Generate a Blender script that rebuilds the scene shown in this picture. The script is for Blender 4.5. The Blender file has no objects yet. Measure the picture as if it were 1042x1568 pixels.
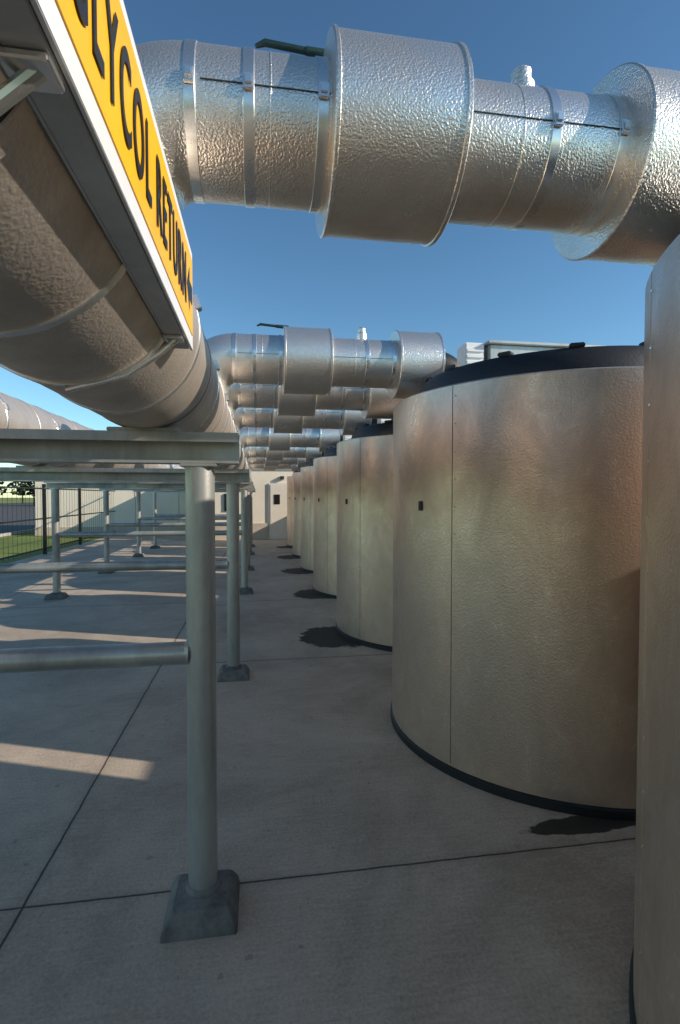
import bpy, bmesh, math, random
from mathutils import Vector, Matrix
random.seed(3)
sc=bpy.context.scene
D=bpy.data
def link(o,parent=None):
    sc.collection.objects.link(o)
    if parent: o.parent=parent
    return o
def empty(name,loc=(0,0,0)):
    e=D.objects.new(name,None); e.location=loc; e.empty_display_size=.2
    return link(e)
def mkmesh(name,verts,faces,mat,parent=None,loc=(0,0,0),smooth=False,ang=35):
    m=D.meshes.new(name); m.from_pydata([tuple(v) for v in verts],[],faces); m.update()
    bm=bmesh.new(); bm.from_mesh(m); bmesh.ops.recalc_face_normals(bm,faces=bm.faces); bm.to_mesh(m); bm.free()
    if smooth:
        m.polygons.foreach_set('use_smooth',[True]*len(m.polygons))
        m.set_sharp_from_angle(angle=math.radians(ang))
    m.materials.append(mat)
    o=D.objects.new(name,m); o.location=loc
    return link(o,parent)
AX={'X':(Vector((0,1,0)),Vector((0,0,1)),Vector((1,0,0))),
    'Y':(Vector((0,0,1)),Vector((1,0,0)),Vector((0,1,0))),
    'Z':(Vector((1,0,0)),Vector((0,1,0)),Vector((0,0,1)))}
def lathe(name,prof,axis,c,mat,parent=None,seg=64,closed=True):
    a,b,d=AX[axis]; c=Vector(c); V=[];F=[]
    for t,r in prof:
        for i in range(seg):
            th=2*math.pi*i/seg
            V.append(c+d*t+(a*math.cos(th)+b*math.sin(th))*r)
    for k in range(len(prof)-1):
        for i in range(seg):
            j=(i+1)%seg
            F.append((k*seg+i,k*seg+j,(k+1)*seg+j,(k+1)*seg+i))
    if closed:
        F.append(tuple(range(seg))); F.append(tuple((len(prof)-1)*seg+i for i in range(seg)))
    return mkmesh(name,V,F,mat,parent,smooth=True)
def ring(name,t0,t1,r,axis,c,mat,parent=None,bev=.003,seg=64):
    return lathe(name,[(t0,r-bev),(t0+bev,r),(t1-bev,r),(t1,r-bev)],axis,c,mat,parent,seg)
def tube(name,pts,r,mat,parent=None,seg=32,rs=None):
    pts=[Vector(p) for p in pts];V=[];F=[]
    up=None
    for k,p in enumerate(pts):
        if k==0: t=pts[1]-p
        elif k==len(pts)-1: t=p-pts[k-1]
        else: t=(pts[k+1]-p).normalized()+(p-pts[k-1]).normalized()
        t.normalize()
        if up is None:
            up=Vector((0,0,1)) if abs(t.z)<.9 else Vector((0,1,0))
        n=t.cross(up)
        if n.length<.2: up=Vector((0,1,0)); n=t.cross(up)
        n.normalize(); b=n.cross(t).normalized(); up=b
        rr=rs[k] if rs else r
        for i in range(seg):
            th=2*math.pi*i/seg
            V.append(p+(n*math.cos(th)+b*math.sin(th))*rr)
    for k in range(len(pts)-1):
        for i in range(seg):
            j=(i+1)%seg
            F.append((k*seg+i,k*seg+j,(k+1)*seg+j,(k+1)*seg+i))
    F.append(tuple(range(seg))); F.append(tuple((len(pts)-1)*seg+i for i in range(seg)))
    return mkmesh(name,V,F,mat,parent,smooth=True)
def box(name,x0,x1,y0,y1,z0,z1,mat,parent=None,bev=0):
    m=D.meshes.new(name); bm=bmesh.new()
    bmesh.ops.create_cube(bm,size=1)
    for v in bm.verts:
        v.co=Vector(((x0+x1)/2+v.co.x*(x1-x0),(y0+y1)/2+v.co.y*(y1-y0),(z0+z1)/2+v.co.z*(z1-z0)))
    if bev: bmesh.ops.bevel(bm,geom=bm.edges[:],offset=bev,segments=2,affect='EDGES')
    bm.to_mesh(m); bm.free(); m.materials.append(mat)
    return link(D.objects.new(name,m),parent)
# ---------------- materials
class N:
    def __init__(s,name):
        s.m=D.materials.new(name); s.m.use_nodes=True; s.t=s.m.node_tree
        s.b=s.t.nodes['Principled BSDF']
    def n(s,ty,**k):
        x=s.t.nodes.new(ty)
        for a,v in k.items(): setattr(x,a,v)
        return x
    def l(s,a,b): s.t.links.new(a,b)
    def coord(s,scale=(1,1,1)):
        tc=s.n('ShaderNodeNewGeometry'); mp=s.n('ShaderNodeMapping'); s.l(tc.outputs['Position'],mp.inputs[0])
        mp.inputs['Scale'].default_value=scale; return mp.outputs[0]
    def noise(s,scale,det=4,vec=None,rough=.5,dist=0):
        x=s.n('ShaderNodeTexNoise'); x.inputs['Scale'].default_value=scale; x.inputs['Detail'].default_value=det
        x.inputs['Roughness'].default_value=rough; x.inputs['Distortion'].default_value=dist
        if vec is not None: s.l(vec,x.inputs['Vector'])
        return x.outputs['Fac']
    def ramp(s,fac,stops):
        x=s.n('ShaderNodeValToRGB'); e=x.color_ramp.elements
        while len(e)<len(stops): e.new(.5)
        for i,(p,c) in enumerate(stops):
            e[i].position=p; e[i].color=(*c,1) if len(c)==3 else c
        s.l(fac,x.inputs[0]); return x.outputs[0]
    def math(s,op,a,b=None):
        x=s.n('ShaderNodeMath',operation=op)
        for i,v in enumerate((a,b)):
            if v is None: continue
            if isinstance(v,(int,float)): x.inputs[i].default_value=v
            else: s.l(v,x.inputs[i])
        return x.outputs[0]
    def mix(s,f,a,b,bt='MIX'):
        x=s.n('ShaderNodeMix',data_type='RGBA',blend_type=bt)
        if isinstance(f,(int,float)): x.inputs[0].default_value=f
        else: s.l(f,x.inputs[0])
        for i,v in ((6,a),(7,b)):
            if isinstance(v,tuple): x.inputs[i].default_value=(*v,1)
            else: s.l(v,x.inputs[i])
        return x.outputs[2]
    def bump(s,h,st,dist=.01,prev=None):
        x=s.n('ShaderNodeBump'); x.inputs['Strength'].default_value=st; x.inputs['Distance'].default_value=dist
        s.l(h,x.inputs['Height'])
        if prev is not None: s.l(prev,x.inputs['Normal'])
        return x.outputs[0]
def g(v): return (v,v,v)
def metal(name,c1,c2,rough,met,stucco=0,stretch=1,bd=.004,ss=90,macro=0,sc_=3.2,rv=.08,dist=0,smear=None):
    k=N(name); P=k.coord()
    st=k.coord((1,1,stretch)) if stretch!=1 else P
    f=k.noise(sc_,6,st,.72,dist)
    col=k.ramp(f,[(.33,c1),(.66,c2)])
    if smear:
        s1=k.noise(3.5,3,k.coord((1,1,.8)),.6,2.5)
        line=k.ramp(s1,[(.485,g(0)),(.5,g(1)),(.515,g(0))])
        mask=k.ramp(f,[(.52,g(0)),(.62,g(.6))])
        col=k.mix(k.math('MULTIPLY',line,mask),col,smear)
    k.l(col,k.b.inputs['Base Color'])
    k.l(k.ramp(f,[(.3,g(rough+rv)),(.7,g(rough-rv))]),k.b.inputs['Roughness']); k.b.inputs['Metallic'].default_value=met
    b=None
    if macro: b=k.bump(k.noise(2.2,1,P),macro,.03)
    if stucco: b=k.bump(k.noise(ss,1,P,.5),stucco,bd,b)
    if b is not None: k.l(b,k.b.inputs['Normal'])
    return k.m
M_clad=metal('aluminium_stucco_jacket',(.74,.66,.57),(.93,.87,.79),.32,.86,.6,1,.004,150,0,3.2,.08,0,(.95,.93,.9))
M_clad2=metal('aluminium_jacket_weathered',(.54,.45,.37),(.78,.67,.56),.46,.66,.45,.5,.003,130)
M_strap=metal('steel_strap',(.72,.70,.66),(.90,.88,.84),.26,.92)
M_tank=metal('tank_cladding',(.60,.445,.335),(.76,.59,.46),.33,.76,.42,.6,.0035,110,.10,4.5,.07,.6,(.90,.80,.70))
M_galv=metal('galvanised_steel',(.31,.305,.28),(.54,.54,.50),.40,.6,.15,.3,.002,60)
M_alubar=metal('aluminium_channel',(.48,.46,.43),(.68,.65,.61),.45,.5)
def plain(name,c,rough=.6,met=0,var=.25,scale=6,bump=.1):
    k=N(name); P=k.coord()
    f=k.noise(scale,4,P,.65)
    k.l(k.ramp(f,[(.3,tuple(x*(1-var) for x in c)),(.7,tuple(min(1,x*(1+var)) for x in c))]),k.b.inputs['Base Color'])
    k.b.inputs['Roughness'].default_value=rough; k.b.inputs['Metallic'].default_value=met
    if bump: k.l(k.bump(k.noise(scale*8,2,P),bump,.01),k.b.inputs['Normal'])
    return k.m
M_black=plain('black_rubber',(.010,.010,.011),.5)
M_dark=plain('dark_groove',(.03,.03,.03),.6)
M_green=plain('valve_handle_paint',(.012,.035,.033),.45)
M_white=plain('white_enamel',(.82,.81,.79),.35,0,.06,9,0)
M_yel=plain('sign_yellow',(1.0,.49,.008),.4,0,.08,7,0)
M_txt=plain('sign_black_ink',(.012,.012,.014),.4,0,.1,7,0)
M_wall=plain('beige_wall',(.84,.73,.57),.85,0,.05,1.2,.15)
M_wall2=plain('wall_base_course',(.55,.45,.34),.85,0,.08,2,.15)
M_door=plain('door_paint',(.80,.70,.56),.6,0,.05)
M_glass=plain('window_glass',(.01,.012,.014),.1,0,.1,3,0)
M_roof=plain('roof_trim',(.72,.68,.60),.5,.1,.06)
M_blkfence=plain('fence_black',(.012,.012,.012),.45)
M_asph=plain('asphalt',(.07,.065,.06),.9,0,.2,3,.3)
M_pad=plain('concrete_pedestal',(.165,.155,.135),.8,0,.5,9,.5)
M_car=plain('car_paint_white',(.7,.7,.7),.25,0,.03)
def leafmat():
    k=N('foliage'); P=k.coord(); k.l(k.ramp(k.noise(.5,3,P),[(.35,(.02,.035,.012)),(.65,(.07,.10,.03))]),k.b.inputs['Base Color']); k.b.inputs['Roughness'].default_value=.8; return k.m
M_leaf=leafmat()
def grassmat():
    k=N('grass'); P=k.coord()
    f=k.math('ADD',k.math('MULTIPLY',k.noise(.08,3,P),.6),k.math('MULTIPLY',k.noise(6,4,P,.8),.4))
    k.l(k.ramp(f,[(.35,(.06,.11,.012)),(.5,(.16,.20,.02)),(.65,(.30,.24,.07))]),k.b.inputs['Base Color'])
    k.b.inputs['Roughness'].default_value=.95
    return k.m
M_grass=grassmat()
def concrete():
    k=N('concrete_slab'); P=k.coord()
    sx=k.n('ShaderNodeSeparateXYZ'); k.l(P,sx.inputs[0]); X,Y=sx.outputs[0],sx.outputs[1]
    big=k.noise(.8,8,P,.72,.4); fine=k.noise(70,3,P,.75)
    st=k.coord((2,22,1)); streak=k.noise(2.6,4,st,.7)
    f=k.math('ADD',k.math('MULTIPLY',big,.55),k.math('ADD',k.math('MULTIPLY',fine,.3),k.math('MULTIPLY',streak,.15)))
    col=k.ramp(f,[(.40,(.33,.25,.18)),(.5,(.465,.372,.278)),(.60,(.60,.49,.375))])
    wob=k.math('MULTIPLY',k.math('SUBTRACT',k.noise(5,3,P,.7),.5),.014)
    def line(c,off,per):
        a=k.math('ADD',k.math('SUBTRACT',c,off),wob)
        a=k.math('ADD',a,per*100+per/2)
        a=k.math('MODULO',a,per); return k.math('ABSOLUTE',k.math('SUBTRACT',a,per/2))
    j=k.math('MINIMUM',line(X,-.94,3.1),line(Y,2.22,3.05))
    js=k.ramp(j,[(0,g(1)),(.003,g(1)),(.006,g(0))])
    halo=k.ramp(j,[(0,g(.25)),(.04,g(0))])
    col=k.mix(halo,col,(.22,.18,.14))
    col=k.mix(js,col,(.02,.018,.015))
    spots=k.ramp(k.noise(17,2,P,.4),[(.70,g(0)),(.74,g(.45))])
    col=k.mix(spots,col,(.20,.165,.13))
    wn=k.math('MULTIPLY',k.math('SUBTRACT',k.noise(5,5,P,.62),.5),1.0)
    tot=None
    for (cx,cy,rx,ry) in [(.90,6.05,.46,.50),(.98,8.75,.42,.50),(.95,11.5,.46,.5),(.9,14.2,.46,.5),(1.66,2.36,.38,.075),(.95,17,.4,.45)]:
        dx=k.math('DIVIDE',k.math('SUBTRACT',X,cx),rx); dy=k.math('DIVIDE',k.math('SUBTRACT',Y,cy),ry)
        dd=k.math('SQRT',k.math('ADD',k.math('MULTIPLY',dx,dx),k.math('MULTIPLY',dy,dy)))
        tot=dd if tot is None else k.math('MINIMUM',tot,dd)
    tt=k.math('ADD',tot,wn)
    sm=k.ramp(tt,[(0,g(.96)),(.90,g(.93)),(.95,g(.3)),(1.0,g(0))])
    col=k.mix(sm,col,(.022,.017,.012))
    k.l(col,k.b.inputs['Base Color'])
    k.l(k.ramp(big,[(.3,g(.6)),(.7,g(.85))]),k.b.inputs['Roughness'])
    k.b.inputs['Specular IOR Level'].default_value=.3
    k.l(k.bump(fine,.5,.005),k.b.inputs['Normal']); return k.m
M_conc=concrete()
# ---------------- ground
def sheet(name,x0,x1,y0,y1,z,mat):
    return mkmesh(name,[(x0,y0,z),(x1,y0,z),(x1,y1,z),(x0,y1,z)],[(0,1,2,3)],mat)
sheet('ground',-700,700,-700,700,-.008,M_grass)
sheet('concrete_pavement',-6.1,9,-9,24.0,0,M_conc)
sheet('road',-60,-10.5,-200,200,-.004,M_asph)
box('road_kerb',-10.5,-10.35,-60,60,-.004,.11,plain('kerb_concrete',(.4,.37,.33),.85))
# ---------------- tanks
TX,TR=2.13,1.17
TY=[-2.03,.775]+[.73+2.77*i for i in range(1,7)]
WH=2.30
for ti,ty in enumerate(TY):
    e=empty('storage_tank'); c=(TX,ty,0)
    lathe('base_seal',[(0.0,TR+.012),(.045,TR+.012),(.058,TR-.01)],'Z',c,M_black,e,128)
    lathe('cladding_wall',[(.055,TR),(WH-.008,TR),(WH,TR-.008)],'Z',c,M_tank,e,128)
    for a in range(0,360,60):
        th=math.radians(a+30.3)
        n=Vector((math.cos(th),math.sin(th),0)); t=Vector((-n.y,n.x,0)); q=Vector(c)
        V=[];w=.0016
        for z in (.07,WH-.01):
            for s_,r_ in ((-w,.0015),(w,.0015),(w,.0042),(-w,.0042)):
                V.append(q+n*(TR-.003+r_)+t*s_+Vector((0,0,z)))
        mkmesh('lap_seam',V,[(0,1,2,3),(4,5,6,7),(0,1,5,4),(1,2,6,5),(2,3,7,6),(3,0,4,7)],M_dark if a==180 else M_tank,e)
        if a in (180,120) and ti<4:
            for z in [x*.16+.15 for x in range(14)]:
                p=q+n*(TR+.001)+t*.02+Vector((0,0,z))
                box('rivet',p.x-.003,p.x+.003,p.y-.003,p.y+.003,p.z-.003,p.z+.003,M_strap,e)
    lathe('lid_skirt',[(WH,1.0),(WH+.04,1.0),(WH+.13,.97),(WH+.165,.94),(WH+.175,.90)],'Z',c,M_black,e,96)
    lathe('lid_dome',[(WH+.172,.89),(WH+.19,.75),(WH+.22,.4),(WH+.225,.02)],'Z',c,M_galv,e,96)
    for a in range(0,360,24):
        th=math.radians(a+5); p=Vector((TX+math.cos(th)*.915,ty+math.sin(th)*.915,WH+.182))
        b=box('rim_clamp',-.03,.03,-.04,.04,-.015,.010,M_black,e,.006); b.location=p; b.rotation_euler=(0,0,th)
    if ti>1:
        box('lid_duct',TX-.40,TX+.75,ty+.25,ty+.62,WH+.19,2.80,M_galv,e,.01)
        box('lid_duct_cap',TX-.42,TX+.78,ty+.22,ty+.65,2.795,2.82,M_galv,e,.006)
        box('vent_box',TX-.58,TX-.43,ty+.27,ty+.45,WH+.17,2.81,M_white,e,.008)
        for q in range(5):
            box('vent_louvre',TX-.57,TX-.44,ty+.258,ty+.269,2.56+q*.045,2.58+q*.045,M_white,e)
    th=math.radians(183+14)
    p=Vector((TX+math.cos(th)*(TR+.004),ty+math.sin(th)*(TR+.004),1.59))
    b=box('tag_plate',-.004,.004,-.018,.018,-.030,.030,M_dark,e,.002); b.location=p; b.rotation_euler=(0,0,th)
# ---------------- unseen wall added behind the tanks to block low sun
e=empty('sun_blocker_wall')
box('wall',4.2,4.4,-8,19.9,0,2.37,M_wall,e)
box('blocker_cap',4.17,4.43,-8,19.9,2.37,2.43,M_roof,e)
# ---------------- branch pipes
ZC=2.79; PR=.20
def arc(cx,cz,r,a0,a1,y,n=12):
    return [(cx+r*math.cos(math.radians(a0+(a1-a0)*i/n)),y,cz+r*math.sin(math.radians(a0+(a1-a0)*i/n))) for i in range(n+1)]
def branch(y):
    e=empty('overhead_branch_pipe'); c=(0,y,ZC)
    lathe('jacket',[(-.18,PR),(1.5,PR)],'X',c,M_clad,e,96)
    bend=arc(-.18,ZC-.25,.25,90,180,y)
    tube('elbow_jacket',[(-.17,y,ZC)]+bend+[(-.43,y,2.35)],PR,M_clad,e,64)
    for x in (-.18,-.02,.19,.905,1.13):
        ring('strap',x-.016,x+.016,PR+.004,'X',c,M_strap,e,.0015,96)
        box('strap_clasp',x-.015,x+.015,y-PR-.014,y-PR-.003,ZC-.022,ZC+.022,M_strap,e,.003)
        box('clasp_tongue',x-.01,x+.01,y-PR-.020,y-PR-.013,ZC-.010,ZC+.014,M_strap,e,.002)
    box('jacket_seam',-.15,.21,y-PR-.003,y-PR+.01,ZC-.003,ZC-.0005,M_dark,e)
    box('jacket_seam',.61,1.15,y-PR-.003,y-PR+.01,ZC-.003,ZC-.0005,M_dark,e)
    for x in (.04,.80): 
        ring('jacket_lap',x,x+.004,PR+.0018,'X',c,M_clad,e,.0008,96)
    lathe('valve_cover',[(.215,.205),(.215,.272),(.219,.277),(.228,.2775),(.231,.272),(.590,.272),(.592,.2775),(.603,.2775),(.607,.272),(.607,.205)],'X',c,M_clad,e,96)
    lathe('flange_cover',[(1.165,.205),(1.165,.282),(1.169,.287),(1.180,.287),(1.183,.282),(1.525,.282),(1.528,.287),(1.537,.287),(1.54,.282),(1.54,.205)],'X',c,M_clad,e,96)
    tube('valve_lever',[(.0,y+.02,3.075),(.03,y+.02,3.090),(.17,y+.02,3.080),(.235,y+.02,3.072)],.010,M_green,e,12,[.006,.011,.011,.013])
    tube('valve_lever_neck',[(.16,y+.02,3.080),(.25,y+.02,3.078),(.31,y+.02,3.045)],.014,M_green,e,14)
    lathe('thermowell',[(2.96,.045),(3.04,.045),(3.05,.034),(3.085,.034),(3.095,.024)],'Z',(.89,y,0),M_clad,e,24)
    b2=arc(1.53,ZC-.2,.2,90,0,y)
    tube('rubber_connector',[(1.52,y,ZC)]+b2+[(1.73,y,WH+.02)],.14,M_black,e,40)
    ring('connector_flange',WH+.006,WH+.036,.18,'Z',(1.73,y,0),M_black,e,.004,40)
    return e
for y in (-1.05,1.70,4.45,5.65,7.25,10.05,12.85,15.6,18.4): branch(y)
# ---------------- main pipe runs
def mainpipe(xc,r,z,y0,y1,step,ph):
    e=empty('insulated_main_pipe'); c=(xc,0,z)
    lathe('jacket',[(y0,r),(y1,r)],'Y',c,M_clad2,e,128)
    y=y0+ph
    while y<y1:
        ring('joint_lap',y,y+.03,r+.003,'Y',c,M_clad2,e,.0015,128)
        ring('strap',y+.36,y+.382,r+.004,'Y',c,M_strap,e,.002,128)
        ring('lap_groove',y-.004,y,r+.0015,'Y',c,M_dark,e,.0005,128)
        th=math.radians(20)
        b=box('strap_clasp',-.008,.008,-.018,.018,-.022,.022,M_strap,e,.003)
        b.location=(xc+(r+.010)*math.cos(th),y+.371,z+(r+.010)*math.sin(th)); b.rotation_euler=(0,-th,0)
        y+=step
    return e
MX,MR,MZ=-.43,.253,1.895+.253+.012
mainpipe(MX,MR,MZ,-6,19.0,.78,.30)
mainpipe(-1.9,.25,MZ,-6,19.0,.9,.45)
e=empty('pipe_riser_bend')
for yy in (3.0,12.0):
    tube('riser',[(-1.9,yy,2.2),(-1.9,yy,2.35)]+arc(-2.15,2.35,.25,0,90,yy)[1:]+[(-3.3,yy,2.6)],.16,M_clad,e,32)
# ---------------- support frames
def frame(y,w=3.0):
    e=empty('pipe_support_frame'); x1=-.225; x0=x1-w
    zb=1.778
    box('channel_web',x0-.15,x1+.152,y+.045,y+.055,zb,1.895,M_galv,e)
    box('channel_flange_top',x0-.15,x1+.152,y-.055,y+.045,1.885,1.895,M_galv,e)
    box('channel_flange_bottom',x0-.15,x1+.152,y-.055,y+.045,zb,zb+.010,M_galv,e)
    box('channel_lip',x0-.15,x1+.152,y-.06,y-.0551,1.860,1.896,M_galv,e)
    for x in (x0,x1):
        lathe('post',[(.05,.057),(zb-.014,.057)],'Z',(x,y,0),M_galv,e,40)
        box('cap_plate',x-.07,x+.07,y-.06,y+.06,zb-.014,zb-.001,M_galv,e,.003)
        V=[]
        yc=y-.03
        for (h,z) in ((.142,0),(.136,.03),(.112,.075),(.102,.08)):
            V+=[(x-h,yc-h,z),(x+h,yc-h,z),(x+h,yc+h,z),(x-h,yc+h,z)]
        F=[(12,13,14,15)]
        for k in range(3):
            for i in range(4):
                F.append((k*4+i,k*4+(i+1)%4,k*4+4+(i+1)%4,k*4+4+i))
        o=mkmesh('concrete_pedestal',V,F,M_pad,e)
        bm=o.modifiers.new('b','BEVEL'); bm.width=.018; bm.segments=3
        lathe('weld_collar',[(.075,.072),(.088,.070),(.098,.06)],'Z',(x,y,0),M_pad,e,32)
    lathe('cross_rail',[(x0+.05,.043),(x1-.05,.043)],'X',(0,y,1.03),M_galv,e,32)
    for s_ in (-1,1):
        x=x0 if s_<0 else x1
        lathe('rail_weld',[(x-s_*.062,.043),(x-s_*.054,.048),(x-s_*.045,.05)],'X',(0,y,1.03),M_galv,e,24)
    for xx in (MX,-1.9):
        box('pipe_saddle',xx-.13,xx+.13,y-.05,y+.05,1.897,1.912,M_galv,e,.003)
for y in (-1.2,2.13,4.87,9.05,11.9,15.0,17.3): frame(y)
# ---------------- sign
e=empty('pipe_marker_sign')
SX=-.163
box('panel',SX-.006,SX,.28,1.40,2.025,2.27,M_white,e,.001)
box('yellow_field',SX-.001,SX+.002,.30,1.385,2.058,2.245,M_yel,e)
box('edge_channel',SX-.045,SX-.007,.26,1.38,2.023,2.029,M_alubar,e,.001)
box('edge_channel_lip',SX-.049,SX-.045,.26,1.38,2.023,2.050,M_alubar,e)
def text(s,y,z,size,sx):
    cu=D.curves.new('t','FONT'); cu.body=s; cu.size=size; cu.extrude=.0006; cu.offset=.0014
    cu.space_character=1.22; cu.space_word=1.0
    o=D.objects.new('t',cu); sc.collection.objects.link(o)
    bpy.context.view_layer.update()
    m=D.meshes.new_from_object(o.evaluated_get(bpy.context.evaluated_depsgraph_get()))
    D.objects.remove(o)
    m.materials.clear(); m.materials.append(M_txt)
    t=link(D.objects.new('lettering',m),e)
    mx=max(v.co.x for v in m.vertices)
    sx=sx/mx
    t.matrix_local=Matrix(((0,0,1,SX+.004),(sx,0,0,y),(0,1,0,z),(0,0,0,1)))
text('GLYCOL RETURN',.49,2.094,.162,.76)
V=[(SX+.003,1.275,2.150),(SX+.003,1.32,2.205),(SX+.003,1.32,2.172),(SX+.003,1.37,2.172),(SX+.003,1.37,2.128),(SX+.003,1.32,2.128),(SX+.003,1.32,2.095)]
mkmesh('arrow',V,[(0,1,2,3,4,5,6)],M_txt,e)
for yy in (.50,1.28):
    tube('bracket',[(SX-.02,yy,2.022),(SX-.06,yy,1.985),(-.30,yy,1.93),(-.43,yy,1.893)],.008,M_strap,e,10)
    ring('bracket_band',yy-.012,yy+.012,MR+.006,'Y',(MX,0,MZ),M_strap,e,.002,96)
    box('bracket_tab',SX-.05,SX-.008,yy-.02,yy+.02,2.014,2.022,M_strap,e,.002)
# ---------------- buildings
e=empty('utility_building')
box('wall',-9.2,-2.6,23.6,30,0,2.9,M_wall,e)
box('parapet_cap',-9.3,-2.61,23.5,30.1,2.9,3.0,M_roof,e)
box('base_course',-9.22,-2.6,23.57,23.6,0,.35,M_wall2,e)
for x in (-7.4,-5.2,-3.4): box('panel_joint',x-.015,x+.015,23.585,23.6,.36,2.9,M_wall2,e)
e=empty('service_building')
box('wall',-2.6,6,20.2,30.2,0,2.75,M_wall,e)
box('roof_cap',-2.72,6.1,20.08,30.3,2.75,2.88,M_roof,e)
box('base_course',-2.6,.40,20.16,20.199,0,.62,M_wall2,e)
box('base_course',1.44,6,20.16,20.199,0,.62,M_wall2,e)
box('door_frame',.42,1.42,20.14,20.198,.0,2.15,M_roof,e)
box('door',.48,1.36,20.12,20.139,.02,2.09,M_door,e)
box('door_window',.62,.84,20.105,20.119,1.35,1.72,M_glass,e)
box('door_handle',1.24,1.3,20.09,20.119,1.0,1.05,M_dark,e)
box('wall_window',-1.25,-.85,20.15,20.199,1.1,1.75,M_glass,e)
box('wall_lamp',.85,1.0,20.05,20.19,2.3,2.42,M_dark,e)
# ---------------- fence
e=empty('picket_fence')
y=4.
while y<24:
    box('fence_post',-6.04,-5.96,y-.04,y+.04,0,2.0,M_blkfence,e); y+=3.0
for z in (.15,1.0,1.85): box('fence_rail',-6.015,-5.985,4,23.5,z,z+.04,M_blkfence,e)
V=[];F=[]
y=4.1
while y<23.5:
    b=len(V)
    for dx,dy in((-.003,-.003),(.003,-.003),(.003,.003),(-.003,.003)):
        V+=[(-6.03+dx,y+dy,.08),(-6.03+dx,y+dy,1.95)]
    for i in range(4):
        j=(i+1)%4; F.append((b+2*i,b+2*j,b+2*j+1,b+2*i+1))
    y+=.25
mkmesh('pickets',V,F,M_blkfence,e)
# ---------------- distance
V=[];F=[]
for i in range(60):
    tx=-170+i*3.2+random.uniform(-1,1); ty=random.uniform(85,125)
    if tx>20: continue
    h=random.uniform(5,9)
    for k in range(260):
        a=random.uniform(0,6.28); rr=random.random()**.5*h*.4; zz=h*(.3+.7*random.random())
        rr*=math.sin(min(1,max(.1,(1.05-zz/h)*1.6))*1.5)
        p=Vector((tx+rr*math.cos(a),ty+rr*math.sin(a),zz)); s=random.uniform(.25,.55); b=len(V)
        q=Matrix.Rotation(random.uniform(0,3),3,Vector((random.random(),random.random(),random.random()+.1)).normalized())
        for c2 in ((-s,-s*.6,0),(s,-s*.4,0),(s*.6,s,0),(-s*.7,s*.6,0)): V.append(p+q@Vector(c2))
        F.append((b,b+1,b+2,b+3))
    b=len(V); V+=[(tx-.15,ty,0),(tx+.15,ty,0),(tx+.08,ty,h*.6),(tx-.08,ty,h*.6)]; F.append((b,b+1,b+2,b+3))
mkmesh('distant_trees',V,F,M_leaf)
def car(x,y):
    e=empty('parked_car')
    prof=[(-2.2,.35),(-2.2,.85),(-1.9,.95),(-1.3,1.0),(-.8,1.42),(.8,1.45),(1.5,1.0),(2.1,.9),(2.2,.6),(2.2,.35)]
    V=[(x+a,y-.85,b) for a,b in prof]+[(x+a,y+.85,b) for a,b in prof]; n=len(prof)
    F=[tuple(range(n)),tuple(range(2*n-1,n-1,-1))]+[(i,(i+1)%n,n+(i+1)%n,n+i) for i in range(n)]
    mkmesh('body',V,F,M_car,e)
    box('side_glass',x-1.0,x+1.1,y-.86,y-.851,1.02,1.32,M_glass,e)
    for wx in (-1.35,1.35): lathe('wheel',[(-.88,.33),(-.7,.33)],'Y',(x+wx,y,.33),M_black,e,20)
car(-33,44); car(-27.2,45)
e=empty('distant_house')
box('walls',-50,-41,66,74,0,3,M_wall,e)
mkmesh('roof',[(-50.5,65.5,3),(-40.5,65.5,3),(-40.5,74.5,3),(-50.5,74.5,3),(-50.5,70,5),(-40.5,70,5)],[(0,1,5,4),(2,3,4,5),(0,4,3),(1,2,5)],M_asph,e)
for x in (-48.5,-46,-43): box('window',x,x+.9,65.97,65.999,1,2.1,M_glass,e)
# ---------------- light, world, camera
E=25.; S=Vector((.93*math.cos(math.radians(E)),-.367*math.cos(math.radians(E)),math.sin(math.radians(E))))
L=D.lights.new('sun','SUN'); L.energy=5; L.angle=math.radians(.5); L.color=(1,.91,.80)
so=link(D.objects.new('sun',L)); so.rotation_euler=S.to_track_quat('Z','Y').to_euler(); so.location=(0,0,20)
w=D.worlds.new('World'); sc.world=w; w.use_nodes=True
nt=w.node_tree; bg=nt.nodes['Background']; sky=nt.nodes.new('ShaderNodeTexSky'); sky.sky_type='NISHITA'; sky.sun_disc=False
sky.sun_elevation=math.radians(E); sky.sun_rotation=math.atan2(.93,-.367); sky.air_density=1.0; sky.dust_density=.2; sky.ozone_density=4
gm=nt.nodes.new('ShaderNodeGamma'); gm.inputs[1].default_value=1.2
mx=nt.nodes.new('ShaderNodeMix'); mx.data_type='RGBA'; mx.blend_type='MULTIPLY'; mx.inputs[0].default_value=1
mx.inputs[7].default_value=(.88,.98,.86,1)
nt.links.new(sky.outputs[0],gm.inputs[0]); nt.links.new(gm.outputs[0],mx.inputs[6]); nt.links.new(mx.outputs[2],bg.inputs[0]); bg.inputs[1].default_value=.135
cam=D.cameras.new('camera'); cam.sensor_fit='VERTICAL'; cam.sensor_height=36; cam.lens=18.37; cam.clip_start=.05; cam.clip_end=2000
co=link(D.objects.new('camera',cam)); co.location=(0,0,1.65); co.rotation_euler=(math.radians(90-1.72),0,math.radians(-8.95))
sc.camera=co
sc.view_settings.view_transform='Standard'; sc.view_settings.look='None'; sc.view_settings.exposure=0
